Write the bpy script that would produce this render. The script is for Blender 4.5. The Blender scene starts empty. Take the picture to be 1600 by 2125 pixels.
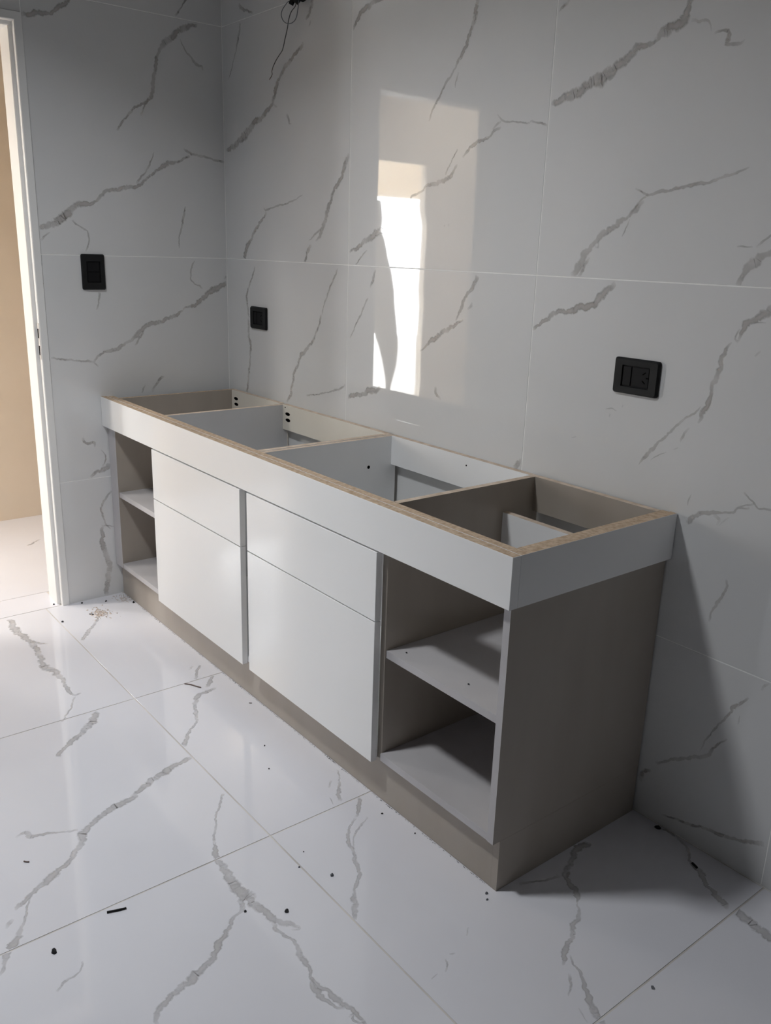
import bpy, bmesh, math, random
from mathutils import Vector, Matrix

# ------------------------------------------------------------------ camera, world, lights, exposure
scene = bpy.context.scene
col = scene.collection
FPX = 1789.3                                    # focal length in pixels of the 1600x2125 frame
CAM = (3.1095, -1.6731, 1.3244)
YAW, PITCH, ROLL = 0.8935, -0.2941, 0.0316
cam_data = bpy.data.cameras.new('camera')
cam_data.sensor_fit = 'VERTICAL'
cam_data.sensor_height = 24.0
cam_data.lens = FPX / 2125.0 * 24.0
cam_data.clip_start = 0.02
cam = bpy.data.objects.new('camera', cam_data)
col.objects.link(cam)
fw = Vector((-math.sin(YAW) * math.cos(PITCH), math.cos(YAW) * math.cos(PITCH), math.sin(PITCH)))
rt = Vector((math.cos(YAW), math.sin(YAW), 0))
up = rt.cross(fw)
rt2 = math.cos(ROLL) * rt + math.sin(ROLL) * up
up2 = -math.sin(ROLL) * rt + math.cos(ROLL) * up
m = Matrix((rt2, up2, -fw)).transposed().to_4x4()
m.translation = Vector(CAM)
cam.matrix_world = m
scene.camera = cam

world = bpy.data.worlds.new('overcast_sky')
scene.world = world
world.use_nodes = True
bg = world.node_tree.nodes['Background']
bg.inputs[0].default_value = (0.98, 0.99, 1.0, 1)
bg.inputs[1].default_value = 33.0

def area(name, loc, rot, sx, sy, power=0.0, color=(1, 1, 1), portal=False, shape='RECTANGLE'):
    d = bpy.data.lights.new(name, 'AREA')
    d.shape = shape
    d.size = sx
    d.size_y = sy
    d.energy = power
    d.color = color
    if portal:
        d.cycles.is_portal = True
    o = bpy.data.objects.new(name, d)
    o.location = loc
    o.rotation_euler = rot
    col.objects.link(o)
    return o

LAMP = (1.27, -1.56, 2.65)                      # round ceiling panel of the room
HALL_FILL_LAMP = (-0.72, -2.25, 2.65)  # unseen extra lamp, put in to lift the cream hall wall
LAMP_POWER = 19.5
HALL_FILL_POWER = 30.0
# daylight comes into the hall through its unfinished opening (a portal guides the sky light)
area('daylight_opening_guide', (-1.27, -1.84, 1.11), (0, math.radians(-90), 0), 1.46, 0.42, portal=True)

scene.view_settings.view_transform = 'Standard'
scene.view_settings.look = 'None'
scene.view_settings.exposure = 0.0
scene.view_settings.gamma = 1.0
scene.view_settings.use_curve_mapping = False
scene.cycles.use_denoising = True
scene.cycles.max_bounces = 10
scene.cycles.diffuse_bounces = 6
scene.cycles.glossy_bounces = 5
scene.cycles.transparent_max_bounces = 12
scene.cycles.sample_clamp_indirect = 8.0
scene.cycles.caustics_reflective = False
scene.cycles.caustics_refractive = False

# ------------------------------------------------------------------ materials
def principled(name, color, rough=0.5, spec=0.5, metallic=0.0, coat=0.0):
    mt = bpy.data.materials.new(name)
    mt.use_nodes = True
    b = mt.node_tree.nodes['Principled BSDF']
    b.inputs['Base Color'].default_value = (*color, 1)
    b.inputs['Roughness'].default_value = rough
    b.inputs['Specular IOR Level'].default_value = spec
    b.inputs['Metallic'].default_value = metallic
    if coat:
        b.inputs['Coat Weight'].default_value = coat
        b.inputs['Coat Roughness'].default_value = 0.04
    return mt

def nodes_of(mt):
    return mt.node_tree.nodes, mt.node_tree.links, mt.node_tree.nodes['Principled BSDF']

def mottled(name, c1, c2, scale, rough, spec=0.5, detail=4.0, stretch=None, bump=0.0, coat=0.0, lo=0.35, hi=0.65):
    """two-tone noise in object space: plaster, melamine, chipboard, tile body"""
    mt = principled(name, c1, rough, spec, coat=coat)
    N, L, b = nodes_of(mt)
    tc = N.new('ShaderNodeTexCoord')
    mp = N.new('ShaderNodeMapping')
    if stretch:
        mp.inputs['Scale'].default_value = stretch
    nz = N.new('ShaderNodeTexNoise')
    nz.inputs['Scale'].default_value = scale
    nz.inputs['Detail'].default_value = detail
    rp = N.new('ShaderNodeValToRGB')
    rp.color_ramp.elements[0].position = lo
    rp.color_ramp.elements[1].position = hi
    rp.color_ramp.elements[0].color = (*c1, 1)
    rp.color_ramp.elements[1].color = (*c2, 1)
    L.new(tc.outputs['Object'], mp.inputs['Vector'])
    L.new(mp.outputs[0], nz.inputs['Vector'])
    L.new(nz.outputs['Fac'], rp.inputs[0])
    L.new(rp.outputs[0], b.inputs['Base Color'])
    if bump:
        bp = N.new('ShaderNodeBump')
        bp.inputs['Strength'].default_value = bump
        bp.inputs['Distance'].default_value = 0.002
        L.new(nz.outputs['Fac'], bp.inputs['Height'])
        L.new(bp.outputs[0], b.inputs['Normal'])
    return mt

def vein_material(name, dark, light, strength):
    """grey veins printed in the tile glaze: ribbons whose rims and density come from noise"""
    mt = principled(name, light, 0.05)
    N, L, b = nodes_of(mt)
    uv = N.new('ShaderNodeUVMap'); uv.uv_map = 'vein'
    fd = N.new('ShaderNodeUVMap'); fd.uv_map = 'fade'
    sx = N.new('ShaderNodeSeparateXYZ'); L.new(uv.outputs[0], sx.inputs[0])
    sf = N.new('ShaderNodeSeparateXYZ'); L.new(fd.outputs[0], sf.inputs[0])
    tc = N.new('ShaderNodeTexCoord')
    nz = N.new('ShaderNodeTexNoise'); nz.inputs['Scale'].default_value = 55.0; nz.inputs['Detail'].default_value = 5.0
    L.new(tc.outputs['Object'], nz.inputs['Vector'])
    def math_node(op, a, bb=None):
        n = N.new('ShaderNodeMath'); n.operation = op; n.use_clamp = False
        for i, v in enumerate((a, bb)):
            if v is None:
                continue
            if isinstance(v, (int, float)):
                n.inputs[i].default_value = v
            else:
                L.new(v, n.inputs[i])
        return n.outputs[0]
    d = math_node('ABSOLUTE', math_node('SUBTRACT', sx.outputs[0], 0.5))         # 0 centre .. 0.5 rim
    wob = math_node('MULTIPLY', math_node('SUBTRACT', nz.outputs['Fac'], 0.5), 0.62)
    dd = math_node('ADD', d, wob)
    mr = N.new('ShaderNodeMapRange'); mr.interpolation_type = 'SMOOTHSTEP'
    mr.inputs['From Min'].default_value = 0.50; mr.inputs['From Max'].default_value = 0.24
    L.new(dd, mr.inputs['Value'])
    nz2 = N.new('ShaderNodeTexNoise'); nz2.inputs['Scale'].default_value = 16.0; nz2.inputs['Detail'].default_value = 3.0
    L.new(tc.outputs['Object'], nz2.inputs['Vector'])
    den = N.new('ShaderNodeMapRange')
    den.inputs['From Min'].default_value = 0.3; den.inputs['From Max'].default_value = 0.65
    den.inputs['To Min'].default_value = 0.38; den.inputs['To Max'].default_value = 1.0
    L.new(nz2.outputs['Fac'], den.inputs['Value'])
    al = math_node('MULTIPLY', math_node('MULTIPLY', mr.outputs[0], den.outputs[0]), math_node('MULTIPLY', sf.outputs[0], strength))
    rim = N.new('ShaderNodeMapRange')
    rim.inputs['From Min'].default_value = 0.10; rim.inputs['From Max'].default_value = 0.30
    L.new(dd, rim.inputs['Value'])
    mx = N.new('ShaderNodeMix'); mx.data_type = 'RGBA'
    mx.inputs[6].default_value = (*light, 1); mx.inputs[7].default_value = (*dark, 1)
    L.new(rim.outputs[0], mx.inputs[0])
    L.new(mx.outputs[2], b.inputs['Base Color'])
    L.new(al, b.inputs['Alpha'])
    return mt

M = {}
M['wall_tile'] = mottled('polished_white_wall_tile', (0.70, 0.705, 0.705), (0.735, 0.735, 0.735), 2.2, 0.025, 0.5)
M['floor_tile'] = mottled('polished_white_floor_tile', (0.735, 0.735, 0.785), (0.775, 0.775, 0.82), 2.0, 0.045, 0.5)
M['wall_vein'] = vein_material('grey_wall_vein', (0.43, 0.40, 0.375), (0.55, 0.515, 0.49), 0.60)
M['floor_vein'] = vein_material('grey_floor_vein', (0.50, 0.485, 0.48), (0.60, 0.585, 0.58), 0.68)
M['wall_grout'] = mottled('white_wall_grout', (0.92, 0.92, 0.90), (0.95, 0.95, 0.94), 60, 0.8, 0.2)
M['floor_grout'] = mottled('beige_floor_grout', (0.54, 0.505, 0.475), (0.72, 0.69, 0.66), 6, 0.85, 0.2)
M['plaster'] = mottled('grey_cement_render', (0.20, 0.20, 0.195), (0.26, 0.26, 0.255), 5, 0.85, 0.3, bump=0.05)
M['cream'] = mottled('cream_wall_paint', (0.68, 0.595, 0.49), (0.72, 0.635, 0.53), 3, 0.75, 0.3, bump=0.04)
M['gloss_white'] = mottled('white_gloss_board', (0.85, 0.85, 0.845), (0.87, 0.87, 0.865), 1.5, 0.12, 0.5)
M['white_mel'] = mottled('white_melamine', (0.87, 0.875, 0.88), (0.90, 0.90, 0.90), 4, 0.35, 0.4)
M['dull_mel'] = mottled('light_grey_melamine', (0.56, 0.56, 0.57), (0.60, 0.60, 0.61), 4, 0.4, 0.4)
M['cream_mel'] = mottled('ivory_melamine', (0.74, 0.70, 0.62), (0.78, 0.74, 0.66), 4, 0.4, 0.4)
M['taupe'] = mottled('taupe_melamine', (0.36, 0.32, 0.275), (0.39, 0.35, 0.305), 9, 0.32, 0.4, stretch=(1, 1, 0.25))
M['grey_mel'] = mottled('grey_taupe_shelf_melamine', (0.48, 0.465, 0.475), (0.52, 0.505, 0.515), 7, 0.3, 0.4)
M['chip'] = mottled('raw_chipboard_edge', (0.42, 0.31, 0.215), (0.60, 0.47, 0.35), 260, 0.9, 0.1, detail=6, stretch=(0.35, 0.35, 1), bump=0.3)
M['chip_pale'] = mottled('raw_pale_chipboard_edge', (0.52, 0.42, 0.33), (0.68, 0.57, 0.47), 120, 0.9, 0.1, detail=6, stretch=(0.35, 0.35, 1), bump=0.3)
M['black'] = mottled('black_plastic', (0.009, 0.0095, 0.010), (0.012, 0.0125, 0.013), 40, 0.5, 0.25)
M['black_in'] = principled('black_plastic_insert', (0.005, 0.005, 0.006), 0.55, 0.2)
M['hole'] = principled('dark_hole', (0.003, 0.003, 0.003), 0.9, 0.0)
M['frame'] = mottled('white_painted_steel', (0.82, 0.815, 0.80), (0.85, 0.845, 0.83), 6, 0.4, 0.5)
M['strike'] = principled('painted_strike_plate', (0.62, 0.59, 0.56), 0.45)
M['wire'] = principled('dark_grey_wire', (0.05, 0.055, 0.05), 0.5)
M['bare'] = principled('brown_wire_end', (0.12, 0.085, 0.06), 0.5)
M['loopwire'] = principled('grey_blue_wire', (0.12, 0.13, 0.15), 0.45)
M['sheet'] = mottled('grey_plastic_sheet', (0.52, 0.52, 0.50), (0.60, 0.60, 0.58), 4, 0.6, 0.3)
M['brown'] = principled('brown_splinter', (0.16, 0.115, 0.10), 0.8)
M['stone'] = mottled('dark_grit', (0.02, 0.02, 0.022), (0.05, 0.05, 0.052), 200, 0.8, 0.2)
M['greystone'] = mottled('grey_grit', (0.10, 0.105, 0.12), (0.17, 0.175, 0.19), 200, 0.8, 0.2)
M['rubble'] = mottled('pale_plaster_crumbs', (0.46, 0.38, 0.33), (0.66, 0.60, 0.55), 90, 0.9, 0.1)
M['lamp'] = principled('lit_diffuser', (0.9, 0.9, 0.9), 0.6)
_b = M['lamp'].node_tree.nodes['Principled BSDF']
_b.inputs['Emission Color'].default_value = (0.93, 0.97, 1.0, 1)
_b.inputs['Emission Strength'].default_value = 6.0
M['sunwall'] = mottled('sunlit_cream_render', (0.66, 0.58, 0.46), (0.72, 0.65, 0.54), 2, 0.9, 0.2)
M['ground'] = mottled('pale_concrete_ground', (0.50, 0.49, 0.47), (0.62, 0.61, 0.59), 3, 0.9, 0.2)

# ------------------------------------------------------------------ helpers
def tag(o, label=None, cat=None, group=None, kind=None):
    if label: o['label'] = label
    if cat: o['category'] = cat
    if group: o['group'] = group
    if kind: o['kind'] = kind
    return o

def empty(name, loc):
    o = bpy.data.objects.new(name, None)
    o.location = loc
    o.empty_display_size = 0.05
    col.objects.link(o)
    return o

class MB:
    """collects faces with material slots; build() links ONE mesh object"""
    def __init__(self):
        self.v, self.f, self.mi, self.mats, self.smooth = [], [], [], [], []
    def slot(self, mt):
        if mt not in self.mats:
            self.mats.append(mt)
        return self.mats.index(mt)
    def face(self, idx, mt, smooth=False):
        self.f.append(tuple(idx)); self.mi.append(self.slot(mt)); self.smooth.append(smooth)
    def box(self, x0, x1, y0, y1, z0, z1, mt, faces=None):
        """faces: {'+x': material, ...} overrides for single sides"""
        faces = faces or {}
        b = len(self.v)
        self.v += [(x0, y0, z0), (x1, y0, z0), (x1, y1, z0), (x0, y1, z0),
                   (x0, y0, z1), (x1, y0, z1), (x1, y1, z1), (x0, y1, z1)]
        for key, q in (('-z', (0, 3, 2, 1)), ('+z', (4, 5, 6, 7)), ('-y', (0, 1, 5, 4)),
                       ('+x', (1, 2, 6, 5)), ('+y', (2, 3, 7, 6)), ('-x', (3, 0, 4, 7))):
            self.face([b + i for i in q], faces.get(key, mt))
        return self
    def prism(self, poly, axis, a0, a1, mt, cap0=None, cap1=None, side=None):
        """polygon (two coordinates in axis order) swept along axis from a0 to a1"""
        b = len(self.v); n = len(poly)
        def pt(p, a):
            c = list(p); c.insert(axis, a); return tuple(c)
        self.v += [pt(p, a0) for p in poly] + [pt(p, a1) for p in poly]
        ar = sum(poly[i][0] * poly[(i + 1) % n][1] - poly[(i + 1) % n][0] * poly[i][1] for i in range(n))
        flip = (ar > 0) == (axis != 1)
        top = [b + n + i for i in range(n)]; bot = [b + i for i in range(n)]
        self.face(top if flip else top[::-1], cap1 or mt)
        self.face(bot[::-1] if flip else bot, cap0 or mt)
        for i in range(n):
            j = (i + 1) % n
            q = [b + i, b + j, b + n + j, b + n + i]
            sm = mt
            if side:
                sm = side(poly[i], poly[j]) or mt
            self.face(q if flip else q[::-1], sm)
        return self
    def tube(self, pts, r, mt, seg=8, r1=None):
        b = len(self.v); n = len(pts)
        P = [Vector(p) for p in pts]
        ref = Vector((0.3, 1, 0.2)).normalized()
        for i, p in enumerate(P):
            t = (P[min(n - 1, i + 1)] - P[max(0, i - 1)]).normalized()
            a = t.cross(ref).normalized(); c = t.cross(a).normalized()
            rr = r if r1 is None else r + (r1 - r) * i / (n - 1)
            for k in range(seg):
                an = 2 * math.pi * k / seg
                self.v.append(tuple(p + rr * (math.cos(an) * a + math.sin(an) * c)))
        for i in range(n - 1):
            for k in range(seg):
                k2 = (k + 1) % seg
                self.face([b + i * seg + k, b + i * seg + k2, b + (i + 1) * seg + k2, b + (i + 1) * seg + k], mt, True)
        self.face([b + k for k in range(seg)][::-1], mt)
        self.face([b + (n - 1) * seg + k for k in range(seg)], mt)
        return self
    def build(self, name, parent=None, bevel=0.0, seg=1):
        me = bpy.data.meshes.new(name)
        off = Vector(parent.location) if parent is not None else Vector((0, 0, 0))
        p = parent.parent if parent is not None else None
        while p is not None:
            off += Vector(p.location); p = p.parent
        me.from_pydata([tuple(Vector(v) - off) for v in self.v], [], self.f)
        for mt in self.mats:
            me.materials.append(mt)
        for poly, i, s in zip(me.polygons, self.mi, self.smooth):
            poly.material_index = i
            poly.use_smooth = s
        me.validate(); me.update()
        o = bpy.data.objects.new(name, me)
        if parent is not None:
            o.parent = parent
        col.objects.link(o)
        if bevel:
            bv = o.modifiers.new('edge', 'BEVEL')
            bv.width = bevel; bv.segments = seg; bv.limit_method = 'ANGLE'
            bv.harden_normals = False
        return o

def box(name, parent, x0, x1, y0, y1, z0, z1, mt, faces=None, bevel=0.0):
    return MB().box(x0, x1, y0, y1, z0, z1, mt, faces).build(name, parent, bevel)

# ------------------------------------------------------------------ the tiles and their veins
VEINS_X = '''
-702,2000,14.3 -655,2010,16.5 -613,2019,12.1 -582,2039,15.9 -552,2064,12.1 -536,2086,12.4
-96,2066,11.5 -149,2051,20.3 -189,2021,22.9 -227,1986,21 -248,1958,9.1 -262,1908,13.3 -273,1855,13.4 -283,1810,13.8 -318,1787,9.2 -352,1764,8.4 -386,1727,7.1 -412,1693,6.7
-289,1805,9.7 -310,1778,6 -323,1748,4.1
-164,2013,4.8 -148,1982,4.8 -123,1961,7.1 -106,1940,14.2 -83,1938,6.9 -80,1924,3.1
-178,2083,7.2 -157,2112,5.7 -139,2136,6 -127,2169,6.2
-164,1658,5.7 -141,1642,10.9 -99,1638,7.4 -51,1630,7.5 -1,1623,7.6
-142,1634,7.5 -184,1613,10 -220,1602,14.9 -249,1592,15.8 -279,1568,9.9 -308,1548,7.9 -338,1521,12.7 -377,1511,12.7 -427,1501,15.5 -471,1488,11.4 -510,1451,11.4 -552,1448,19 -585,1430,23.3 -617,1401,27.9 -655,1378,27.9 -701,1359,12
-281,1635,3.2 -300,1588,5.2 -330,1551,7.1 -351,1525,6.1
-587,1393,7.5 -568,1374,5.3 -538,1358,5.4 -535,1326,4.2 -548,1290,5.1
-667,1351,4.6 -699,1323,6.5
-507,1153,7.5 -522,1090,4.3
-167,1459,4.7 -177,1411,8.2 -195,1347,4.7 -197,1309,2.4
-136,1266,4.7 -147,1246,6.3 -154,1220,4.9 -154,1198,4.9 -137,1182,4.7 -119,1174,5.7 -107,1162,5.8
3,1185,20.8 -25,1174,25.2 -61,1160,23 -88,1142,21 -114,1124,21.1 -135,1104,16 -165,1099,9 -180,1095,6.8 -190,1085,7
3,1217,7.2 -13,1201,7.2
-190,1084,7.3 -230,1064,14.4 -270,1049,16 -318,1037,15.8 -347,1029,19.5 -375,1000,16.1 -406,979,10.6 -438,961,15.7 -473,946,13.9 -515,938,8.6 -547,908,6.9
-547,908,8 -587,914,6.8 -626,918,6.7 -665,925,6.7 -697,929,6.6
-547,908,5.8 -531,890,3.5
-352,1009,10.8 -388,961,4.8
-607,639,8.1 -594,611,12.8 -567,614,9.4 -562,596,4.7
-513,526,18.9 -532,510,21.9 -569,497,12.4 -588,484,8.7
-539,584,3.5 -526,552,4.8 -538,517,4.9
-513,421,6.4 -540,387,9 -557,359,8.6 -550,326,7.2 -543,293,5.9 -523,270,4.8
-559,283,15.9 -559,232,18.3 -556,193,24.1 -543,151,18.2 -539,111,25.2 -548,67,21.8 -559,6,19.3
-559,289,7.5 -510,278,5
-287,842,10.8 -332,785,9.6
-355,812,6 -372,782,6
'''
VEINS_Y = '''
127,2127,11.4 163,2105,12.4 224,2086,5.5
135,2070,10.7 123,2029,10.6 100,1985,8.3 76,1945,5.1 44,1900,3.1
593,2076,17.1 589,2060,17 576,2033,14.4 551,2012,7.3
581,2003,7.6 568,1991,4.6
538,1948,13.2 498,1926,14.2 453,1905,15.8 406,1878,13.4 382,1853,15.4 363,1826,22.2 348,1790,15.2 318,1776,17.6 277,1754,17.6 220,1739,26 171,1711,33.2 116,1690,28.4 59,1671,22.1 18,1663,14
357,1789,8.6 377,1775,4.9
438,1751,9.8 448,1734,11.8 452,1720,6.4 466,1719,3.7
797,1606,8.4 774,1577,20.9 759,1543,17.4 727,1513,12.6 707,1487,15.3 690,1455,17.4 674,1424,19.1 657,1391,20.3 636,1363,11.2 614,1348,6.3
644,1386,7.1 600,1363,6 573,1348,3.6
591,1334,9.8 564,1309,14.1 546,1272,10.2
281,1460,3.9 302,1450,7.1 363,1461,5.2 442,1470,5.1 499,1483,5.3 536,1494,2.1
301,1442,10.6 270,1417,12 232,1391,12.6 187,1349,15.4 152,1311,22.9 134,1274,26.9
217,1254,7.6 182,1199,9.6 153,1153,11 157,1098,11.5 167,1065,11.3
163,1064,11 161,1010,14.8 174,957,14.8 164,882,10.8 152,830,14.4 142,776,11
745,1264,5.8 708,1213,7.5 674,1158,6.3 653,1112,6.5
652,1112,7.9 633,1068,10.2 604,1025,9.4 574,997,12.7 528,962,16.3 503,922,12.9 481,894,11.1 475,867,15 465,840,12.2 462,818,13.9 442,796,10.1 432,781,8.1
794,893,9.3 789,890,6.7 748,873,6.5 694,857,4.9 621,838,5 563,828,5.1
941,1268,9 932,1237,8.7 918,1213,6
908,1184,6 885,1147,6 848,1095,6 818,1051,3.6
806,1318,6.9 841,1328,16 878,1346,13.5 910,1360,21.8 949,1376,21.3 981,1387,25.5 992,1413,10.7 1028,1438,5.9 1082,1452,5 1104,1473,7 1149,1489,5.7 1170,1502,7.6 1214,1507,14.2 1246,1514,13.2 1271,1530,9 1287,1550,7.6
1242,1525,5.1 1254,1546,5 1273,1571,3.9 1287,1588,2.8
1309,1565,6.8 1324,1582,8 1341,1593,10.4 1372,1602,11 1402,1610,4 1418,1621,8.2 1442,1629,5.7
1425,1660,2.4 1445,1646,4.2 1454,1641,3.3 1475,1638,3.8 1499,1637,3.8 1524,1632,4.2 1540,1630,4.2
1539,1633,4.4 1569,1629,4.3 1596,1621,4.3
1441,1645,5.9 1413,1625,6.7
899,1325,4 866,1301,5.2 835,1275,2.2
1334,1941,12.5 1332,1925,12.6 1324,1894,14.6 1310,1858,12.8 1294,1828,10.8 1270,1797,8.9 1253,1777,7 1221,1746,7.1 1195,1713,7.4 1177,1691,5.8 1164,1666,4
1276,1774,4.7 1266,1752,4.7 1264,1738,2.9
805,1948,9.4 830,1971,16.3 866,1993,18.5 908,1999,13.1 929,2001,10.7 956,2007,11.1
1390,1267,14.1 1377,1243,13.6 1353,1217,11.8 1335,1188,10.7 1314,1144,7
1376,1193,10.4 1357,1179,5.6
1343,1150,5.5 1318,1135,10.1 1281,1118,13.5 1249,1099,14.6 1216,1081,13.4 1194,1063,6.9 1166,1045,4.3
813,862,15.5 853,870,17 895,880,15.4 930,896,21 964,901,20.7 984,912,13.3
1243,951,8.1 1247,929,11 1268,917,4.8
1571,778,11.1 1587,794,20.6 1591,808,9.7
1603,1667,7.9 1631,1673,23.2 1674,1681,23.6 1706,1695,26.2 1737,1703,30.7 1767,1713,27.9 1796,1729,24.8 1824,1747,19.7 1848,1754,12.7 1868,1756,10.7 1880,1761,7.9 1894,1772,23 1917,1780,22.1 1942,1791,27.5 1946,1802,18.2 1952,1822,12.4 1958,1833,12.3
1873,1753,4.3 1875,1767,4.3
1958,1786,7.2 1974,1779,5.8 1988,1781,4.6 2002,1773,3.6 2007,1758,1.4
2014,1753,3.1 2029,1755,4.8 2046,1753,8.4 2045,1737,12.7 2043,1729,8.1 2068,1726,6.2 2082,1733,2.8
1604,1859,3.8 1615,1868,9.1 1634,1878,4.4
1710,1278,16.9 1729,1302,20.7 1746,1329,23.4 1762,1351,11.7 1784,1370,15.3 1806,1384,14 1831,1400,17.5 1856,1412,6.5 1871,1429,14 1893,1444,7.9
1732,1279,9.5 1745,1299,7.7 1756,1325,6.7
1866,1471,3.3 1893,1461,4 1906,1456,4.8 1930,1463,7 1959,1466,6.1 1990,1470,8.2 2016,1477,7.9 2046,1476,4 2071,1486,8.1 2095,1491,5.2 2116,1496,4 2129,1503,1.4
1902,1459,4.8 1882,1445,4.2 1858,1412,3.5
1859,1409,2.7 1851,1384,2.7 1844,1370,2.7
1772,1351,2.3 1780,1346,4.5 1780,1362,2.9
2138,1279,11 2148,1296,14.5 2159,1316,17.9 2174,1332,20.6 2196,1342,13.2 2215,1352,13.2
2167,1354,3.5 2182,1366,4.1 2194,1374,4 2210,1382,3.9
2126,1353,2.5 2160,1354,1.9
1599,1145,9 1635,1168,9.8 1665,1190,13.3 1706,1197,15.9 1741,1207,17.3 1779,1218,20 1801,1234,21.5 1818,1254,17.2 1839,1271,12.5
2229,1239,19.4 2218,1236,19.9 2201,1226,18.5 2188,1216,15.1 2172,1203,17.3 2163,1191,11.9 2160,1180,8 2159,1170,6
2158,1194,2.8 2152,1184,2.8 2151,1173,3.9 2160,1169,3.6
2145,1166,2 2136,1154,10.1 2133,1142,10.2 2128,1129,10.3 2126,1115,10.3 2124,1100,14.5 2119,1084,12.4 2115,1070,10.4 2114,1057,8.4 2112,1043,10.5 2108,1028,12.6 2103,1014,12.6 2098,999,8.4 2093,989,4.2
2095,1026,2.9 2086,1013,4 2072,1003,4.8 2056,988,4.9 2044,976,4.1 2032,964,6.3 2019,945,6.4 2002,928,7.2 1990,915,8.6 1977,897,10.1 1965,880,4.4 1957,869,1.8
2074,976,2.9 2065,962,6.4 2060,949,5.2 2058,940,1.8
2054,928,1.6 2041,922,1.6
2026,912,1.6 2004,900,2.1 1987,884,1.1
2185,1208,2.1 2212,1211,2.1
2198,1144,3.8 2210,1154,2.6
2098,771,4.6 2105,766,6 2110,780,12.2 2124,793,11.9 2141,798,10 2160,804,9.9 2178,810,3.9 2204,816,4.6 2213,827,4.6 2238,835,3.8
2160,799,6.4 2174,794,8.7 2172,778,3.3
2174,778,1.9 2187,792,2.7 2196,804,1.5
2207,827,1.9 2230,839,2.6 2245,846,4.5
2220,864,4.1 2231,857,2.8 2247,847,4 2256,839,2.8 2269,840,3.4 2284,842,4.5 2304,844,4.5
2101,832,1.7 2097,818,2.6 2097,804,1.8
2213,667,2.9 2214,649,6.8 2207,625,4.7 2201,608,7.8 2189,584,4 2187,559,6.3
2343,474,2.5 2332,465,5.3 2328,451,4.4
2302,423,4.4 2290,404,7.3 2275,386,9.2 2267,369,5.6 2257,348,4.9 2245,326,4.9 2233,304,3.8 2221,275,4.3 2217,259,2.8 2212,242,2.8
2271,305,4.5 2254,286,4.5 2243,265,5.7 2233,245,8.8 2212,230,10.1 2186,211,8.4 2159,197,8.4 2130,173,6.3 2104,156,5.2
2095,131,8.3 2072,108,12.6 2070,86,7.2
2290,373,2 2289,350,1.6
2140,31,4.7 2202,45,6.3 2269,63,8.8 2310,70,7.7 2352,86,9.6 2392,102,11.7
1848,982,1.8 1864,985,2.8 1881,981,1.9
1863,973,3.8 1861,964,3.3
1894,992,2.6 1897,999,2.6
1755,895,1.9 1770,900,1.9
1247,1392,3.1 1249,1398,4.2
1263,1399,6.3 1267,1394,6.3
'''
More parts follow.
